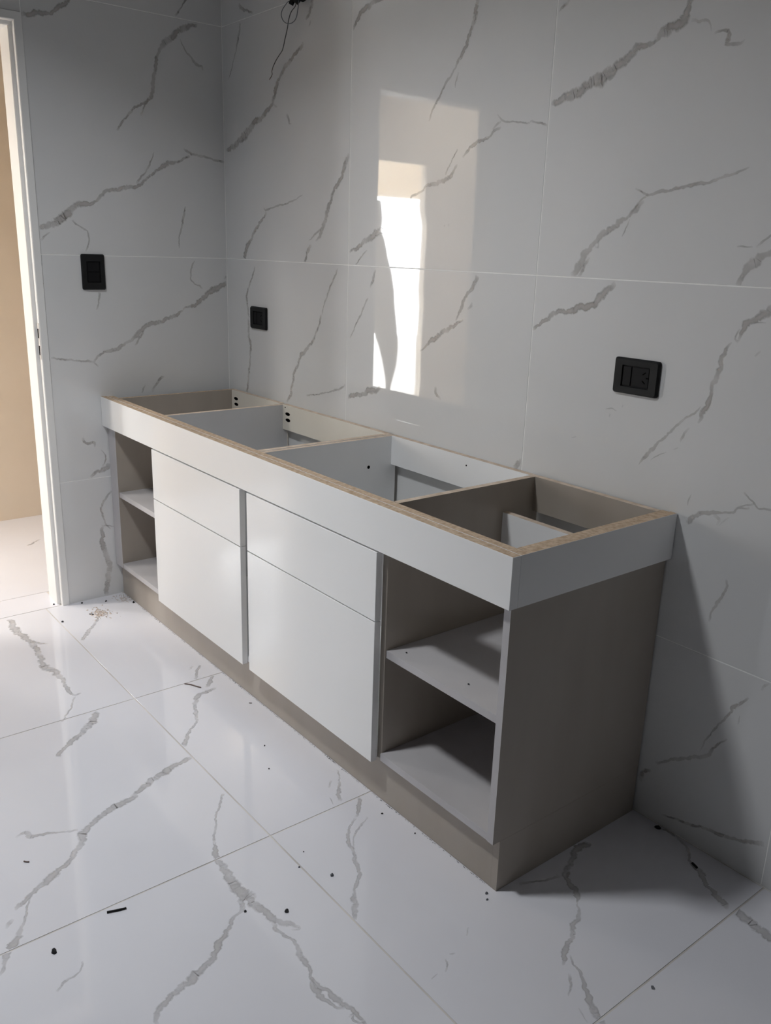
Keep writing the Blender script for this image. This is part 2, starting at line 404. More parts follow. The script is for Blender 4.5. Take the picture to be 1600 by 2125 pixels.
VEINS_Z = '''
25,-923,18.5 129,-937,33.6 219,-924,24.6 314,-923,21.2 390,-932,20.5 462,-943,28.2 511,-927,27.9 593,-926,13.9 658,-934,13.7 702,-930,10.1
240,-918,20.5 277,-903,13.7 300,-882,10.3
708,-932,6.6 762,-959,4.6 812,-995,6.1 831,-1012,5.2
702,-930,8.6 698,-907,6.5
836,-908,24.4 877,-939,27.7 919,-981,20.6 948,-1021,18.6 974,-1055,15.3 1004,-1079,13.7
170,-654,9.9 219,-683,9.2 285,-737,15.6 339,-775,14.7
826,-530,8 859,-554,17 883,-581,9.2
904,-558,9.7 909,-598,19.1 924,-634,17.5 968,-660,12.1 1008,-678,11.8 1052,-698,8 1084,-732,6.5 1102,-751,10.8 1124,-763,14.2 1147,-785,16.5
736,-528,5.9 776,-559,9.6 818,-584,9.2
730,-551,5.3 746,-572,5.2
1212,-790,7.5 1214,-810,21 1220,-841,20 1231,-873,21.9 1241,-898,23.4 1250,-925,20.8 1263,-950,16.5 1284,-980,14.1
1284,-980,16.1 1296,-1013,27.6 1304,-1057,18.6 1323,-1091,19.6 1337,-1122,13.5 1355,-1137,22.2 1381,-1151,21.9 1398,-1165,14 1425,-1189,12 1442,-1217,16.1 1456,-1241,21.7 1471,-1272,13.7 1489,-1298,12.3 1502,-1324,13.8 1513,-1335,2.6
1335,-1143,9.6 1317,-1179,5.5 1300,-1219,9.7 1295,-1236,17.6 1272,-1243,9.4 1277,-1267,4.1
1494,-1300,5.3 1522,-1314,3.7 1559,-1332,5.3 1591,-1353,16 1607,-1370,19.8 1630,-1385,12.4 1653,-1398,9.2 1667,-1407,5
1538,-1344,7.4 1542,-1355,9.6 1553,-1365,5.1
1406,-801,6.2 1438,-825,6.2 1470,-853,4.2 1494,-867,4 1522,-883,5.7 1548,-900,5.1 1562,-909,2.8
1561,-906,5.7 1589,-918,12.1 1626,-929,16.4 1670,-930,20.5 1707,-937,28.3 1735,-935,33.6 1770,-933,29
1761,-945,15.2 1788,-962,8 1793,-980,6.9 1810,-999,9.7 1829,-1026,14.4 1849,-1050,14 1869,-1076,16 1879,-1100,16.6 1886,-1123,20.5 1897,-1150,18.7 1903,-1178,13.6 1914,-1200,12.5 1927,-1211,8.9 1946,-1218,9.1
1746,-935,12.5 1760,-934,14.5 1784,-932,19 1803,-928,21.2 1827,-925,18.9 1846,-921,19.9 1861,-913,13.9 1877,-904,16.4 1890,-895,9.5 1898,-889,7.1
1852,-925,9.3 1873,-931,9.6 1889,-927,6.3 1911,-921,8.1 1929,-919,8.7 1949,-924,10.8 1967,-929,12.5 1982,-931,12.7 2000,-933,8.8 2015,-939,8.7 2034,-940,10.7 2051,-939,9.4 2063,-933,7.5 2082,-931,16.5 2100,-927,16.5 2118,-923,10.9 2135,-920,10.6 2152,-920,6.9 2164,-919,5.2
2018,-942,6.9 2036,-948,10.3 2055,-950,15.7 2073,-950,10.8 2086,-946,7.5 2103,-939,7.6 2113,-930,3.1
2133,-935,3.5 2131,-925,7.3 2139,-933,5.1 2153,-927,4.5 2159,-917,4.5
1897,-889,4.5 1903,-894,4.8 1894,-906,2.4
1617,-531,7.4 1644,-548,12 1672,-576,7.4 1676,-586,4.9
1680,-588,5.1 1699,-616,6.1 1720,-640,8.6 1747,-654,9.8 1773,-663,5.7 1798,-676,11.2 1825,-687,8.2 1848,-701,9.1 1867,-721,9.2 1881,-740,6.3 1902,-754,13 1916,-758,15.3 1929,-775,12.6 1950,-787,7.5
1694,-561,3.2 1709,-587,4.6 1722,-615,4.4 1739,-636,2.8 1771,-658,3.9
1488,-506,3.3 1528,-526,4.4 1564,-556,10.5 1603,-579,12.1
1519,-547,4.6 1541,-571,3.3
1576,-592,2 1606,-600,2
2076,-196,19.2 2079,-243,20.7 2090,-269,13.4 2106,-296,13.3 2115,-324,15.8 2138,-338,15.3 2163,-348,15.4 2179,-358,13.5 2193,-375,2.6 2207,-387,6 2221,-408,9.6 2231,-434,11.9 2245,-454,11.7 2255,-477,11.6 2265,-500,11.4 2279,-522,8.2 2286,-531,2.3
2111,-339,10 2104,-379,4.9 2087,-408,5.1 2078,-433,7
2278,-499,2.6 2296,-511,4.2 2316,-517,5.3 2336,-529,7.4 2354,-542,11.9 2373,-558,14.4 2390,-566,15.4 2404,-569,15 2419,-579,14.2
2307,-535,4.6 2328,-559,5.3 2341,-579,1.7
2369,-585,2.1 2388,-591,2.5 2400,-596,2
2137,-704,2.5 2150,-711,3.3 2161,-726,1.4
2158,-760,2 2156,-741,2
2134,-691,2.9 2138,-680,2.9
2118,-631,1.9 2104,-611,2
2145,-8,9.1 2177,-7,7.3 2224,-19,5.7 2267,-62,8.9 2300,-73,13.9 2328,-98,13.4 2353,-107,14.9 2393,-120,19.5
2402,-119,26.3 2433,-123,26.1 2455,-123,25.6 2480,-128,30 2510,-132,29.9
1725,-1271,3.6 1747,-1285,3.4 1752,-1314,6.1 1767,-1334,4
-763,-631,10.2 -784,-599,13.6 -823,-555,9.1
'''
def read_veins(txt):
    out = []
    for ln in txt.strip().split('\n'):
        out.append([tuple(float(c) / 1000.0 for c in p.split(',')) for p in ln.split()])
    return out

rng = random.Random(7)

def rough_line(pts):
    """resample a vein about every 4 mm, with a wandering centre line and width"""
    out = []
    ph = [rng.uniform(0, 6.28) for _ in range(8)]
    acc = 0.0
    n = len(pts)
    for i in range(n - 1):
        (a, b, w0), (c, d, w1) = pts[i], pts[i + 1]
        ln = math.hypot(c - a, d - b)
        k = max(2, int(ln / 0.004))
        pa = pts[i - 1] if i > 0 else pts[i]
        pb = pts[i + 2] if i + 2 < n else pts[i + 1]
        for j in range(k if i < n - 2 else k + 1):
            t = j / k
            # Catmull-Rom through the traced points
            def cr(p0, p1, p2, p3):
                return 0.5 * (2 * p1 + (p2 - p0) * t + (2 * p0 - 5 * p1 + 4 * p2 - p3) * t * t + (3 * p1 - p0 - 3 * p2 + p3) * t ** 3)
            u = cr(pa[0], a, c, pb[0]); v = cr(pa[1], b, d, pb[1])
            w = w0 + (w1 - w0) * t
            s = acc + ln * t
            nx, ny = -(d - b) / max(ln, 1e-6), (c - a) / max(ln, 1e-6)
            amp = min(0.0035, 0.0008 + 0.16 * w)
            off = amp * (0.55 * math.sin(s * 95 + ph[0]) + 0.4 * math.sin(s * 210 + ph[1]) + 0.25 * math.sin(s * 430 + ph[2]) + rng.uniform(-0.25, 0.25))
            ww = w * (1.08 + 0.12 * math.sin(s * 70 + ph[3]) + rng.uniform(-0.16, 0.16)) + 0.0014
            out.append((u + nx * off, v + ny * off, max(0.0022, ww), s))
        acc += ln
    return out, acc

def tile_runs(veins, cells):
    """split every vein at the tile borders: {cell index: [run, ...]}; a run is (points, fade_start, fade_end)"""
    per = {}
    def cell_of(u, v):
        for k, (u0, u1, v0, v1) in enumerate(cells):
            if u0 <= u <= u1 and v0 <= v <= v1:
                return k
        return None
    for vn in veins:
        pts, total = rough_line(vn)
        run, cur = [], None
        for p in pts:
            k = cell_of(p[0], p[1])
            if k != cur:
                if cur is not None and len(run) > 2:
                    per.setdefault(cur, []).append((run, total))
                run, cur = [], k
            if k is not None:
                run.append(p)
        if cur is not None and len(run) > 2:
            per.setdefault(cur, []).append((run, total))
    return per

def tile_object(parent, axis, plane, sign, cell, runs, body, vein, depth=0.0019, g=0.0013):
    """one tile: chamfered slab whose face lies in the plane, with its veins as ribbons in the glaze.
    axis 0/1/2 is the normal; sign is the side the room lies on"""
    u0, u1, v0, v1 = cell
    u0 += g; u1 -= g; v0 += g; v1 -= g
    ch = 0.00015 if axis == 2 else min(0.0006, depth * 0.8)
    V, F, MI, UV, FD = [], [], [], [], []
    def pt(u, v, h):
        c = [u, v]; c.insert(axis, plane + sign * h); return tuple(c)
    for h, i in ((-depth, 0.0), (-ch, 0.0), (0.0, ch)):
        V.extend([pt(u0 + i, v0 + i, h), pt(u1 - i, v0 + i, h), pt(u1 - i, v1 - i, h), pt(u0 + i, v1 - i, h)])
    pos = (sign > 0) == (axis != 1)
    def add(q, mi, uvs, fds):
        if not pos:
            q = q[::-1]; uvs = uvs[::-1]; fds = fds[::-1]
        F.append(q); MI.append(mi); UV.extend(uvs); FD.extend(fds)
    z4 = [(0, 0)] * 4
    add([8, 9, 10, 11], 0, z4, z4)
    for a in (0, 4):
        for i in range(4):
            j = (i + 1) % 4
            add([a + i, a + j, a + 4 + j, a + 4 + i], 0, z4, z4)
    for r, (run, total) in enumerate(runs):
        h = 0.00008 + 0.00002 * r
        b = len(V); n = len(run)
        for i, (u, v, w, s) in enumerate(run):
            a, c = run[max(0, i - 1)], run[min(n - 1, i + 1)]
            du, dv = c[0] - a[0], c[1] - a[1]
            ln = max(1e-6, math.hypot(du, dv))
            nu, nv = -dv / ln * w / 2, du / ln * w / 2
            for sg in (1, -1):
                V.append(pt(min(max(u + sg * nu, u0 + ch), u1 - ch), min(max(v + sg * nv, v0 + ch), v1 - ch), h))
        for i in range(n - 1):
            s0, s1 = run[i][3], run[i + 1][3]
            k0 = 0.62 + 0.38 * min(1.0, run[i][2] / 0.016); k1 = 0.62 + 0.38 * min(1.0, run[i + 1][2] / 0.016)
            f0 = k0 * min(1.0, 0.25 + min(s0, total - s0) / 0.022); f1 = k1 * min(1.0, 0.25 + min(s1, total - s1) / 0.022)
            q = [b + 2 * i, b + 2 * i + 1, b + 2 * i + 3, b + 2 * i + 2]
            uvs = [(0, s0), (1, s0), (1, s1), (0, s1)]
            fds = [(f0, 0), (f0, 0), (f1, 0), (f1, 0)]
            # orientation of the ribbon: make its normal face the room
            if True:
                q2, u2, d2 = q, uvs, fds
                p0, p1, p2 = V[q[0]], V[q[1]], V[q[2]]
                nrm = (Vector(p1) - Vector(p0)).cross(Vector(p2) - Vector(p0))
                if nrm[axis] * sign < 0:
                    q2, u2, d2 = q[::-1], uvs[::-1], fds[::-1]
                F.append(q2); MI.append(1); UV.extend(u2); FD.extend(d2)
    me = bpy.data.meshes.new('tile')
    me.from_pydata(V, [], F)
    me.materials.append(body); me.materials.append(vein)
    me.polygons.foreach_set('material_index', MI)
    l1 = me.uv_layers.new(name='vein'); l2 = me.uv_layers.new(name='fade')
    l1.data.foreach_set('uv', [c for q in UV for c in q])
    l2.data.foreach_set('uv', [c for q in FD for c in q])
    me.update()
    o = bpy.data.objects.new('tile', me)
    o.parent = parent
    col.objects.link(o)
    return o

def tile_surface(parent, axis, plane, sign, cells, veins, body, vein, donors=True, g=0.0013):
    per = tile_runs(veins, cells)
    keys = sorted(per, key=lambda k: -sum(len(r[0]) for r in per[k]))[:6]
    for k, cell in enumerate(cells):
        runs = per.get(k, [])
        cw, chh = cell[1] - cell[0], cell[3] - cell[2]
        if not runs and donors and keys and cw > 0.3 and chh > 0.3:
            # tiles the photograph does not show repeat the print of another tile, turned around
            src = keys[k % len(keys)]
            s = cells[src]
            for run, total in per[src]:
                r2 = [(cell[0] + (s[1] - p[0]), cell[2] + (s[3] - p[1]), p[2], p[3]) for p in run]
                r2 = [p for p in r2 if cell[0] < p[0] < cell[1] and cell[2] < p[1] < cell[3]]
                if len(r2) > 2:
                    runs.append((r2, total))
        tile_object(parent, axis, plane, sign, cell, runs, body, vein, 0.0011 if axis == 2 else 0.00055, g)

# ------------------------------------------------------------------ the room
CEIL = 2.65
RX, RY = 4.0, -2.45                              # far ends of the room
ZJ = [0.0, 0.4772, 1.2772, 2.0772, CEIL]
DY0, DY1, DZ = -0.7035, -1.455, 2.004            # the door frame's outer edges in the left wall

wall_back = MB().box(-0.15, RX + 0.15, 0.0006, 0.15, -0.05, CEIL, M['wall_grout']).build('wall_back')
tag(wall_back, 'marble-look tiled wall behind the base cabinet', None, None, 'structure')
cells = []
xs = [0.0, 0.7995, 1.5985, 2.4005, 3.2, RX]
for i in range(5):
    for j in range(4):
        cells.append((xs[i], xs[i + 1], ZJ[j], ZJ[j + 1]))
tile_surface(wall_back, 1, 0.0, -1, cells, read_veins(VEINS_Y), M['wall_tile'], M['wall_vein'])

wl = MB()
for (y0, y1, z0, z1) in ((DY0 - 0.006, 0.002, -0.05, CEIL), (RY, DY1 + 0.006, -0.05, CEIL), (DY1 + 0.006, DY0 - 0.006, DZ - 0.006, CEIL)):
    wl.box(-0.155, -0.0006, y0, y1, z0, z1, M['wall_grout'], {'-x': M['cream']})
wall_left = tag(wl.build('wall_left'), 'marble-look tiled wall with the doorway at the left', None, None, 'structure')
cells = [(DY0, 0.0, ZJ[j], ZJ[j + 1]) for j in range(3)]
cells += [(-0.8, DY0, DZ, ZJ[3]), (DY1, -0.8, DZ, ZJ[3]), (-0.8, 0.0, ZJ[3], CEIL), (-1.6, -0.8, ZJ[3], CEIL), (RY, -1.6, ZJ[3], CEIL)]
cells += [(RY, DY1, ZJ[j], ZJ[j + 1]) for j in range(3)]
tile_surface(wall_left, 0, 0.0, 1, cells, read_veins(VEINS_X), M['wall_tile'], M['wall_vein'])

floor = MB().box(-0.172, RX, RY, 0.002, -0.06, -0.0012, M['floor_grout']).build('floor')
tag(floor, 'polished white marble-look tiled floor with grey veins', None, None, 'structure')
FX = [-0.006, 0.823, 1.6165, 2.4085, 3.2, RX]
FY = [0.0, -0.789, -1.585, RY]
fcells = []
for i in range(5):
    for j in range(3):
        fcells.append((FX[i], FX[i + 1], FY[j + 1], FY[j]))
fcells.append((-0.172, -0.006, DY1 + 0.03, DY0 - 0.03))
tile_surface(floor, 2, 0.0, 1, fcells, read_veins(VEINS_Z), M['floor_tile'], M['floor_vein'], g=0.002)

wall_right = tag(box('wall_right', None, RX, RX + 0.15, RY - 0.15, 0.0, -0.05, CEIL, M['plaster']), 'plain plastered wall at the right end of the room', None, None, 'structure')
wall_front = tag(box('wall_front', None, -0.155, RX + 0.15, RY - 0.15, RY, -0.05, CEIL, M['plaster']), 'plain plastered wall opposite the cabinet', None, None, 'structure')
ceiling = tag(box('ceiling', None, -1.35, RX + 0.15, -3.55, 1.05, CEIL, CEIL + 0.15, M['plaster']), 'plain white plastered ceiling', None, None, 'structure')

# ------------------------------------------------------------------ the hall behind the doorway
HX = -1.2
hall_floor = tag(box('floor_hall', None, HX - 0.05, -0.172, -3.5, 1.0, -0.06, -0.0012, M['floor_grout']), 'white tiled floor of the hall beyond the doorway', None, None, 'structure')
hcells = [(HX, -0.172, y, y + 1.2) for y in (-3.45, -2.25, -1.05, 0.15)]
hcells[-1] = (HX, -0.172, 0.15, 1.0)
tile_surface(hall_floor, 2, 0.0, 1, hcells, read_veins(VEINS_Z), M['floor_tile'], M['floor_vein'], donors=False)
# outer wall with an unfinished opening, broken plaster along one side
OY0, OY1, OZ = -1.645, -2.03, 1.835
wh = MB()
HT = 0.05                                        # thin wall of the hall
wh.box(HX - HT, HX, OY0, 1.0, -0.05, CEIL, M['cream'])
wh.box(HX - HT, HX, OY1, OY0, OZ, CEIL, M['cream'])
wh.box(HX - HT, HX, OY1 - 0.03, OY0, -0.05, 0.38, M['cream'])          # unseen sill, added to keep the opening's glare off the fascia
rag = [(-2.03, 1.835), (-2.03, 1.64), (-2.022, 1.59), (-2.053, 1.48), (-2.048, 1.28), (-2.042, 1.10), (-2.054, 0.98), (-2.046, 0.73), (-2.053, 0.48), (-2.04, 0.40), (-2.05, 0.2), (-2.046, -0.05)]
wh.prism(rag + [(-3.5, -0.05), (-3.5, 1.835)], 0, HX - HT, HX, M['cream'])
wh.box(HX - HT, HX, -3.5, OY1, 1.835, CEIL, M['cream'])
tag(wh.build('wall_hall'), 'cream painted hall wall seen through the doorway', None, None, 'structure')
tag(box('wall_hall_end', None, HX - 0.15, -0.155, -3.5, -3.35, -0.05, CEIL, M['cream']), 'cream far end wall of the hall', None, None, 'structure')
tag(box('wall_hall_back', None, HX - 0.15, -0.155, 1.0, 1.15, -0.05, CEIL, M['cream']), 'cream closed end of the hall', None, None, 'structure')
tag(MB().box(-0.155, 0.0, -3.5, RY - 0.15, -0.05, CEIL, M['cream']).box(-0.155, -0.02, 0.15, 1.0, -0.05, CEIL, M['cream']).build('wall_hall_side'), 'cream side wall of the hall next to the room', None, None, 'structure')
# what lies outside that opening
tag(box('ground', None, -9.0, HX - 0.05, -9.0, 4.0, -0.3, -0.12, M['ground']), 'pale concrete ground outside', None, None, 'structure')
tag(box('trim_1', None, -2.15, -1.95, -3.4, 0.5, 1.70, 2.35, M['sunwall']), 'sunlit cream concrete beam outside the hall opening', None, None, 'structure')
# plastic sheet hung in the opening
flap = [(-1.648, 1.62), (-1.706, 1.61), (-1.721, 1.52), (-1.717, 1.437), (-1.745, 1.382), (-1.776, 1.27), (-1.801, 1.213), (-1.829, 1.097), (-1.842, 0.98), (-1.863, 0.86), (-1.877, 0.739), (-1.866, 0.617), (-1.83, 0.50), (-1.81, 0.40),
        (-1.79, 0.45), (-1.785, 0.529), (-1.754, 0.654), (-1.724, 0.745), (-1.682, 0.836), (-1.667, 0.953), (-1.652, 1.055)]
sheet = MB().prism(flap, 0, HX - 0.035, HX - 0.03, M['sheet']).build('plastic_sheet')
tag(sheet, 'grey torn plastic sheet hanging in the bright hall opening', 'sheet')

# ------------------------------------------------------------------ door frame
# pressed-steel section: face, reveal, stop face, deep reveal.  (x, distance in from the outer edge)
prof = [(0.0045, 0.0), (0.0045, 0.0225), (0.002, 0.025), (-0.020, 0.025), (-0.021, 0.034), (-0.024, 0.037), (-0.115, 0.037), (-0.122, 0.033), (-0.122, 0.0)]
door_1 = empty('door_1', (-0.07, (DY0 + DY1) / 2, 0.0))
tag(door_1, 'white painted steel door frame around the bright doorway at the left edge', None, None, 'structure')
def frame_piece(name, path_a, path_b):
    """one mitred length of the frame between two corner functions of (x, d)"""
    mb = MB(); n = len(prof)
    mb.v = [path_a(x, d) for x, d in prof] + [path_b(x, d) for x, d in prof]
    for i in range(n):
        j = (i + 1) % n
        mb.face([i, j, n + j, n + i], M['frame'])
    mb.face(list(range(n))[::-1], M['frame']); mb.face([n + i for i in range(n)], M['frame'])
    o = mb.build(name, door_1)
    bm = bmesh.new(); bm.from_mesh(o.data); bmesh.ops.recalc_face_normals(bm, faces=bm.faces); bm.to_mesh(o.data); bm.free()
    return o
jo = frame_piece('jamb', lambda x, d: (x, DY0 - d, 0.0), lambda x, d: (x, DY0 - d, DZ - d))
frame_piece('jamb', lambda x, d: (x, DY1 + d, 0.0), lambda x, d: (x, DY1 + d, DZ - d))
frame_piece('head', lambda x, d: (x, DY0 - d, DZ - d), lambda x, d: (x, DY1 + d, DZ - d))
box('strike_plate', jo, -0.0185, 0.0005, DY0 - 0.0262, DY0 - 0.0248, 0.925, 1.050, M['strike'])
box('slot', jo, -0.0145, -0.0055, DY0 - 0.0268, DY0 - 0.0260, 0.998, 1.030, M['hole'])
box('slot', jo, -0.0145, -0.0055, DY0 - 0.0268, DY0 - 0.0260, 0.940, 0.972, M['hole'])
for (za, zb, w) in ((0.895, 0.950, 0.0018), (0.80, 0.885, 0.0016), (1.225, 1.262, 0.0022), (1.175, 1.19, 0.002), (0.13, 0.17, 0.0012)):
    MB().prism([(DY0 - 0.0005, za), (DY0 + w, (za + zb) / 2), (DY0 + w * 0.6, zb - 0.01), (DY0 - 0.0005, zb)], 0, 0.0, 0.0004, M['hole']).build('gap', door_1)

# ------------------------------------------------------------------ the base cabinet
TOP, FB = 0.782, 0.6735                          # top edge, bottom of the fascia
CF = -0.512                                       # front edge of the carcass
cab = empty('base_cabinet', (1.04, -0.26, 0.0))
tag(cab, 'long white base cabinet without worktop, open shelves at both ends, against the tiled wall', 'cabinet')
taupe, white, grey, chip, gloss = M['taupe'], M['white_mel'], M['grey_mel'], M['chip'], M['gloss_white']

def upright(name, x0, x1, left, right, top=TOP - 0.001, edge=grey, back=-0.012, chipmat=chip, front=CF):
    poly = [(front, 0.128), (back, 0.128), (back, top), (-0.482, top), (-0.482, FB - 0.0025), (front, FB - 0.0025)]
    def side(p, q):
        if abs(p[1] - top) < 1e-6 and abs(q[1] - top) < 1e-6:
            return chipmat
        return edge
    return MB().prism(poly, 0, x0, x1, edge, cap0=left, cap1=right, side=side).build(name, cab)

upright('side_panel', 0.054, 0.072, taupe, taupe)
box('filler_strip', cab, 0.005, 0.0535, CF, -0.494, 0.128, FB - 0.0025, grey)
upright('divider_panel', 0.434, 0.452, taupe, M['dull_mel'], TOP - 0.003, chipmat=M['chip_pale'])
upright('divider_panel', 1.049, 1.067, white, white, edge=taupe, chipmat=M['chip_pale'], front=-0.501)
upright('divider_panel', 1.0675, 1.085, white, white, TOP - 0.002, edge=taupe, chipmat=M['chip_pale'], front=-0.501)
upright('divider_panel', 1.656, 1.674, white, taupe, edge=taupe, chipmat=M['chip_pale'], front=-0.506)
sidep = MB()
sidep.box(2.045, 2.063, CF, -0.006, 0.128, FB - 0.0005, taupe, {'-y': grey})
sidep.box(2.0385, 2.0568, -0.4818, -0.006, FB - 0.0005, TOP - 0.001, taupe, {'+z': chip})
sidep.build('side_panel', cab)

for (x0, x1, m_) in ((0.072, 0.434, grey), (0.452, 1.049, white), (1.085, 1.656, white), (1.674, 2.045, grey)):
    box('bottom_panel', cab, x0 + 0.0002, x1 - 0.0002, CF + 0.001, -0.013, 0.1285, 0.1475, m_)
box('shelf', cab, 0.0725, 0.4335, CF + 0.003, -0.02, 0.411, 0.430, grey)
box('shelf', cab, 1.6745, 2.0445, CF + 0.009, -0.02, 0.4035, 0.422, grey)
# front rail behind the fascia, back rails against the wall
box('front_rail', cab, 0.0, 2.0565, -0.5040, -0.4822, FB + 0.012, TOP - 0.0015, white, {'+z': chip, '+y': taupe})
rails = [(0.072, 0.434, M['cream_mel']), (0.452, 1.049, M['cream_mel']), (1.085, 1.656, white), (1.674, 2.0385, taupe)]
for (x0, x1, m_) in rails:
    r = box('back_rail', cab, x0 + 0.0002, x1 - 0.0002, -0.030, -0.012, 0.6905, TOP - 0.0005, m_, {'+z': M['chip_pale']})
    def hole(cx, cz, rx, rz, seg=14):
        mb = MB()
        mb.prism([(cx + rx * math.cos(2 * math.pi * k / seg), cz + rz * math.sin(2 * math.pi * k / seg)) for k in range(seg)], 1, -0.0304, -0.0299, M['hole'])
        mb.build('drill_hole', r)
    if m_ is M['cream_mel']:
        hole(x0 + 0.034, 0.750, 0.0155, 0.0062); hole(x0 + 0.036, 0.728, 0.0155, 0.0062)
        if x0 > 0.3:
            hole(x0 + 0.018, 0.772, 0.0028, 0.0028)
    elif m_ is white:
        hole(x0 + 0.335, 0.757, 0.0026, 0.0026)
box('cross_rail', cab, 1.6742, 2.0383, -0.140, -0.122, 0.60, 0.704, white, {'+z': M['chip_pale']})
mbh = MB()
mbh.prism([(-0.1167 + 0.0052 * math.cos(2 * math.pi * k / 12), 0.692 + 0.0052 * math.sin(2 * math.pi * k / 12)) for k in range(12)], 0, 1.0848, 1.0854, M['hole'])
mbh.build('drill_hole', cab)
# fronts: a drawer above a deep door on either side of the double divider
for (x0, x1) in ((0.4344, 1.0291), (1.0689, 1.6624)):
    box('drawer_front', cab, x0, x1, -0.531, -0.513, 0.4990, 0.6690, gloss, bevel=0.0007)
    box('door_front', cab, x0, x1, -0.531, -0.513, 0.1247, 0.4958, gloss, bevel=0.0007)
# fascia around the top
fa = box('fascia_board', cab, 0.002, 2.0753, -0.5312, -0.5086, FB, TOP, gloss, {'+z': chip}, bevel=0.0007)
box('fascia_return', cab, 2.0572, 2.0753, -0.5084, -0.003, FB, TOP, gloss, {'+z': chip}, bevel=0.0005)
# plinth
box('plinth_board', cab, 0.006, 2.0450, -0.4905, -0.4725, 0.0012, 0.1278, taupe)
box('plinth_return', cab, 2.0452, 2.0632, -0.4905, -0.008, 0.0, 0.1278, taupe)

# ------------------------------------------------------------------ electrical fittings
def wall_plate(name, label, cat, origin, to_world, w, h, kind):
    """plate in local (u right, v up, d out of the wall)"""
    root = empty(name, origin)
    tag(root, label, cat)
    def part(nm, pts_boxes, mt, parent=root, bevel=0.0, seg=1):
        mb = MB()
        for (u0, u1, v0, v1, d0, d1) in pts_boxes:
            c = [to_world(u, v, d) for u, v, d in ((u0, v0, d0), (u1, v1, d1))]
            lo = [min(a, b) for a, b in zip(*c)]; hi = [max(a, b) for a, b in zip(*c)]
            mb.box(lo[0], hi[0], lo[1], hi[1], lo[2], hi[2], mt)
        return mb.build(nm, parent, bevel, seg)
    iw, ih = (w - 0.048, h - 0.034) if kind != 'switch' else (w - 0.036, h - 0.050)
    fr = MB()
    def ring(a, b, r, k=4):
        pts = []
        for cu, cv, a0 in ((a / 2 - r, b / 2 - r, 0), (-a / 2 + r, b / 2 - r, 90), (-a / 2 + r, -b / 2 + r, 180), (a / 2 - r, -b / 2 + r, 270)):
            for i in range(k + 1):
                t = math.radians(a0 + 90 * i / k)
                pts.append((cu + r * math.cos(t), cv + r * math.sin(t)))
        return pts
    layers = [(ring(w, h, 0.006), 0.0), (ring(w, h, 0.006), 0.0045), (ring(w - 0.007, h - 0.007, 0.005), 0.0092), (ring(iw + 0.002, ih + 0.002, 0.002), 0.0085), (ring(iw, ih, 0.0015), 0.004)]
    nr = len(layers[0][0])
    for rg, d in layers:
        fr.v += [tuple(to_world(u, v, d)) for u, v in rg]
    for a in range(len(layers) - 1):
        for i in range(nr):
            j = (i + 1) % nr
            fr.face([nr * a + i, nr * a + j, nr * a + nr + j, nr * a + nr + i], M['black'])
    fr.build('cover_frame', root)
    part('module', [(-iw / 2, iw / 2, -ih / 2, ih / 2, 0.0, 0.0045)], M['black_in'])
    if kind == 'outlet':
        part('blank_insert', [(-iw / 2 + 0.002, -iw / 2 + 0.0235, -ih / 2 + 0.002, ih / 2 - 0.002, 0.0045, 0.0068)], M['black_in'], bevel=0.0006)
        so = part('socket', [(-iw / 2 + 0.026, iw / 2 - 0.002, -ih / 2 + 0.002, ih / 2 - 0.002, 0.0045, 0.0064)], M['black_in'], bevel=0.0006)
        cx = (0.024) / 2 + 0.006
        def slot(cu, cv, ang, ln=0.010, wd=0.0026):
            mb = MB()
            c, s = math.cos(ang), math.sin(ang)
            for d in (0.0063, 0.0066):
                for a, b in ((-ln / 2, -wd / 2), (ln / 2, -wd / 2), (ln / 2, wd / 2), (-ln / 2, wd / 2)):
                    mb.v.append(tuple(to_world(cu + a * c - b * s, cv + a * s + b * c, d)))
            mb.face([0, 1, 2, 3], M['hole']); mb.face([4, 5, 6, 7], M['hole'])
            for i in range(4):
                mb.face([i, (i + 1) % 4, 4 + (i + 1) % 4, 4 + i], M['hole'])
            mb.build('slot', so)
        slot(cx + 0.004, 0.010, math.radians(38)); slot(cx + 0.004, -0.009, math.radians(-38)); slot(cx + 0.014, 0.0005, 0.0, 0.008)
    else:
        part('rocker', [(-iw / 2 + 0.002, iw / 2 - 0.002, 0.001, ih / 2 - 0.002, 0.0045, 0.0062)], M['black_in'], bevel=0.0006)
        part('rocker', [(-iw / 2 + 0.002, iw / 2 - 0.002, -ih / 2 + 0.002, -0.001, 0.0045, 0.0062)], M['black_in'], bevel=0.0006)
    return root

def on_back(cx, cz):
    return lambda u, v, d: (cx + u, -0.0002 - d, cz + v)
def on_left(cy, cz):
    return lambda u, v, d: (0.0002 + d, cy + u, cz + v)
wall_plate('power_outlet', 'black rectangular power socket on the tiled wall at the right, above the open shelves', 'socket', (1.9265, 0, 1.0670), on_back(1.9265, 1.0670), 0.121, 0.081, 'outlet')
wall_plate('power_outlet', 'small-looking black power socket on the tiled wall near the left corner', 'socket', (0.2445, 0, 1.0700), on_back(0.2445, 1.0700), 0.115, 0.081, 'outlet')
wall_plate('light_switch', 'black upright light switch on the left wall beside the door frame', 'switch', (0, -0.5275, 1.2215), on_left(-0.5275, 1.2215), 0.083, 0.121, 'switch')

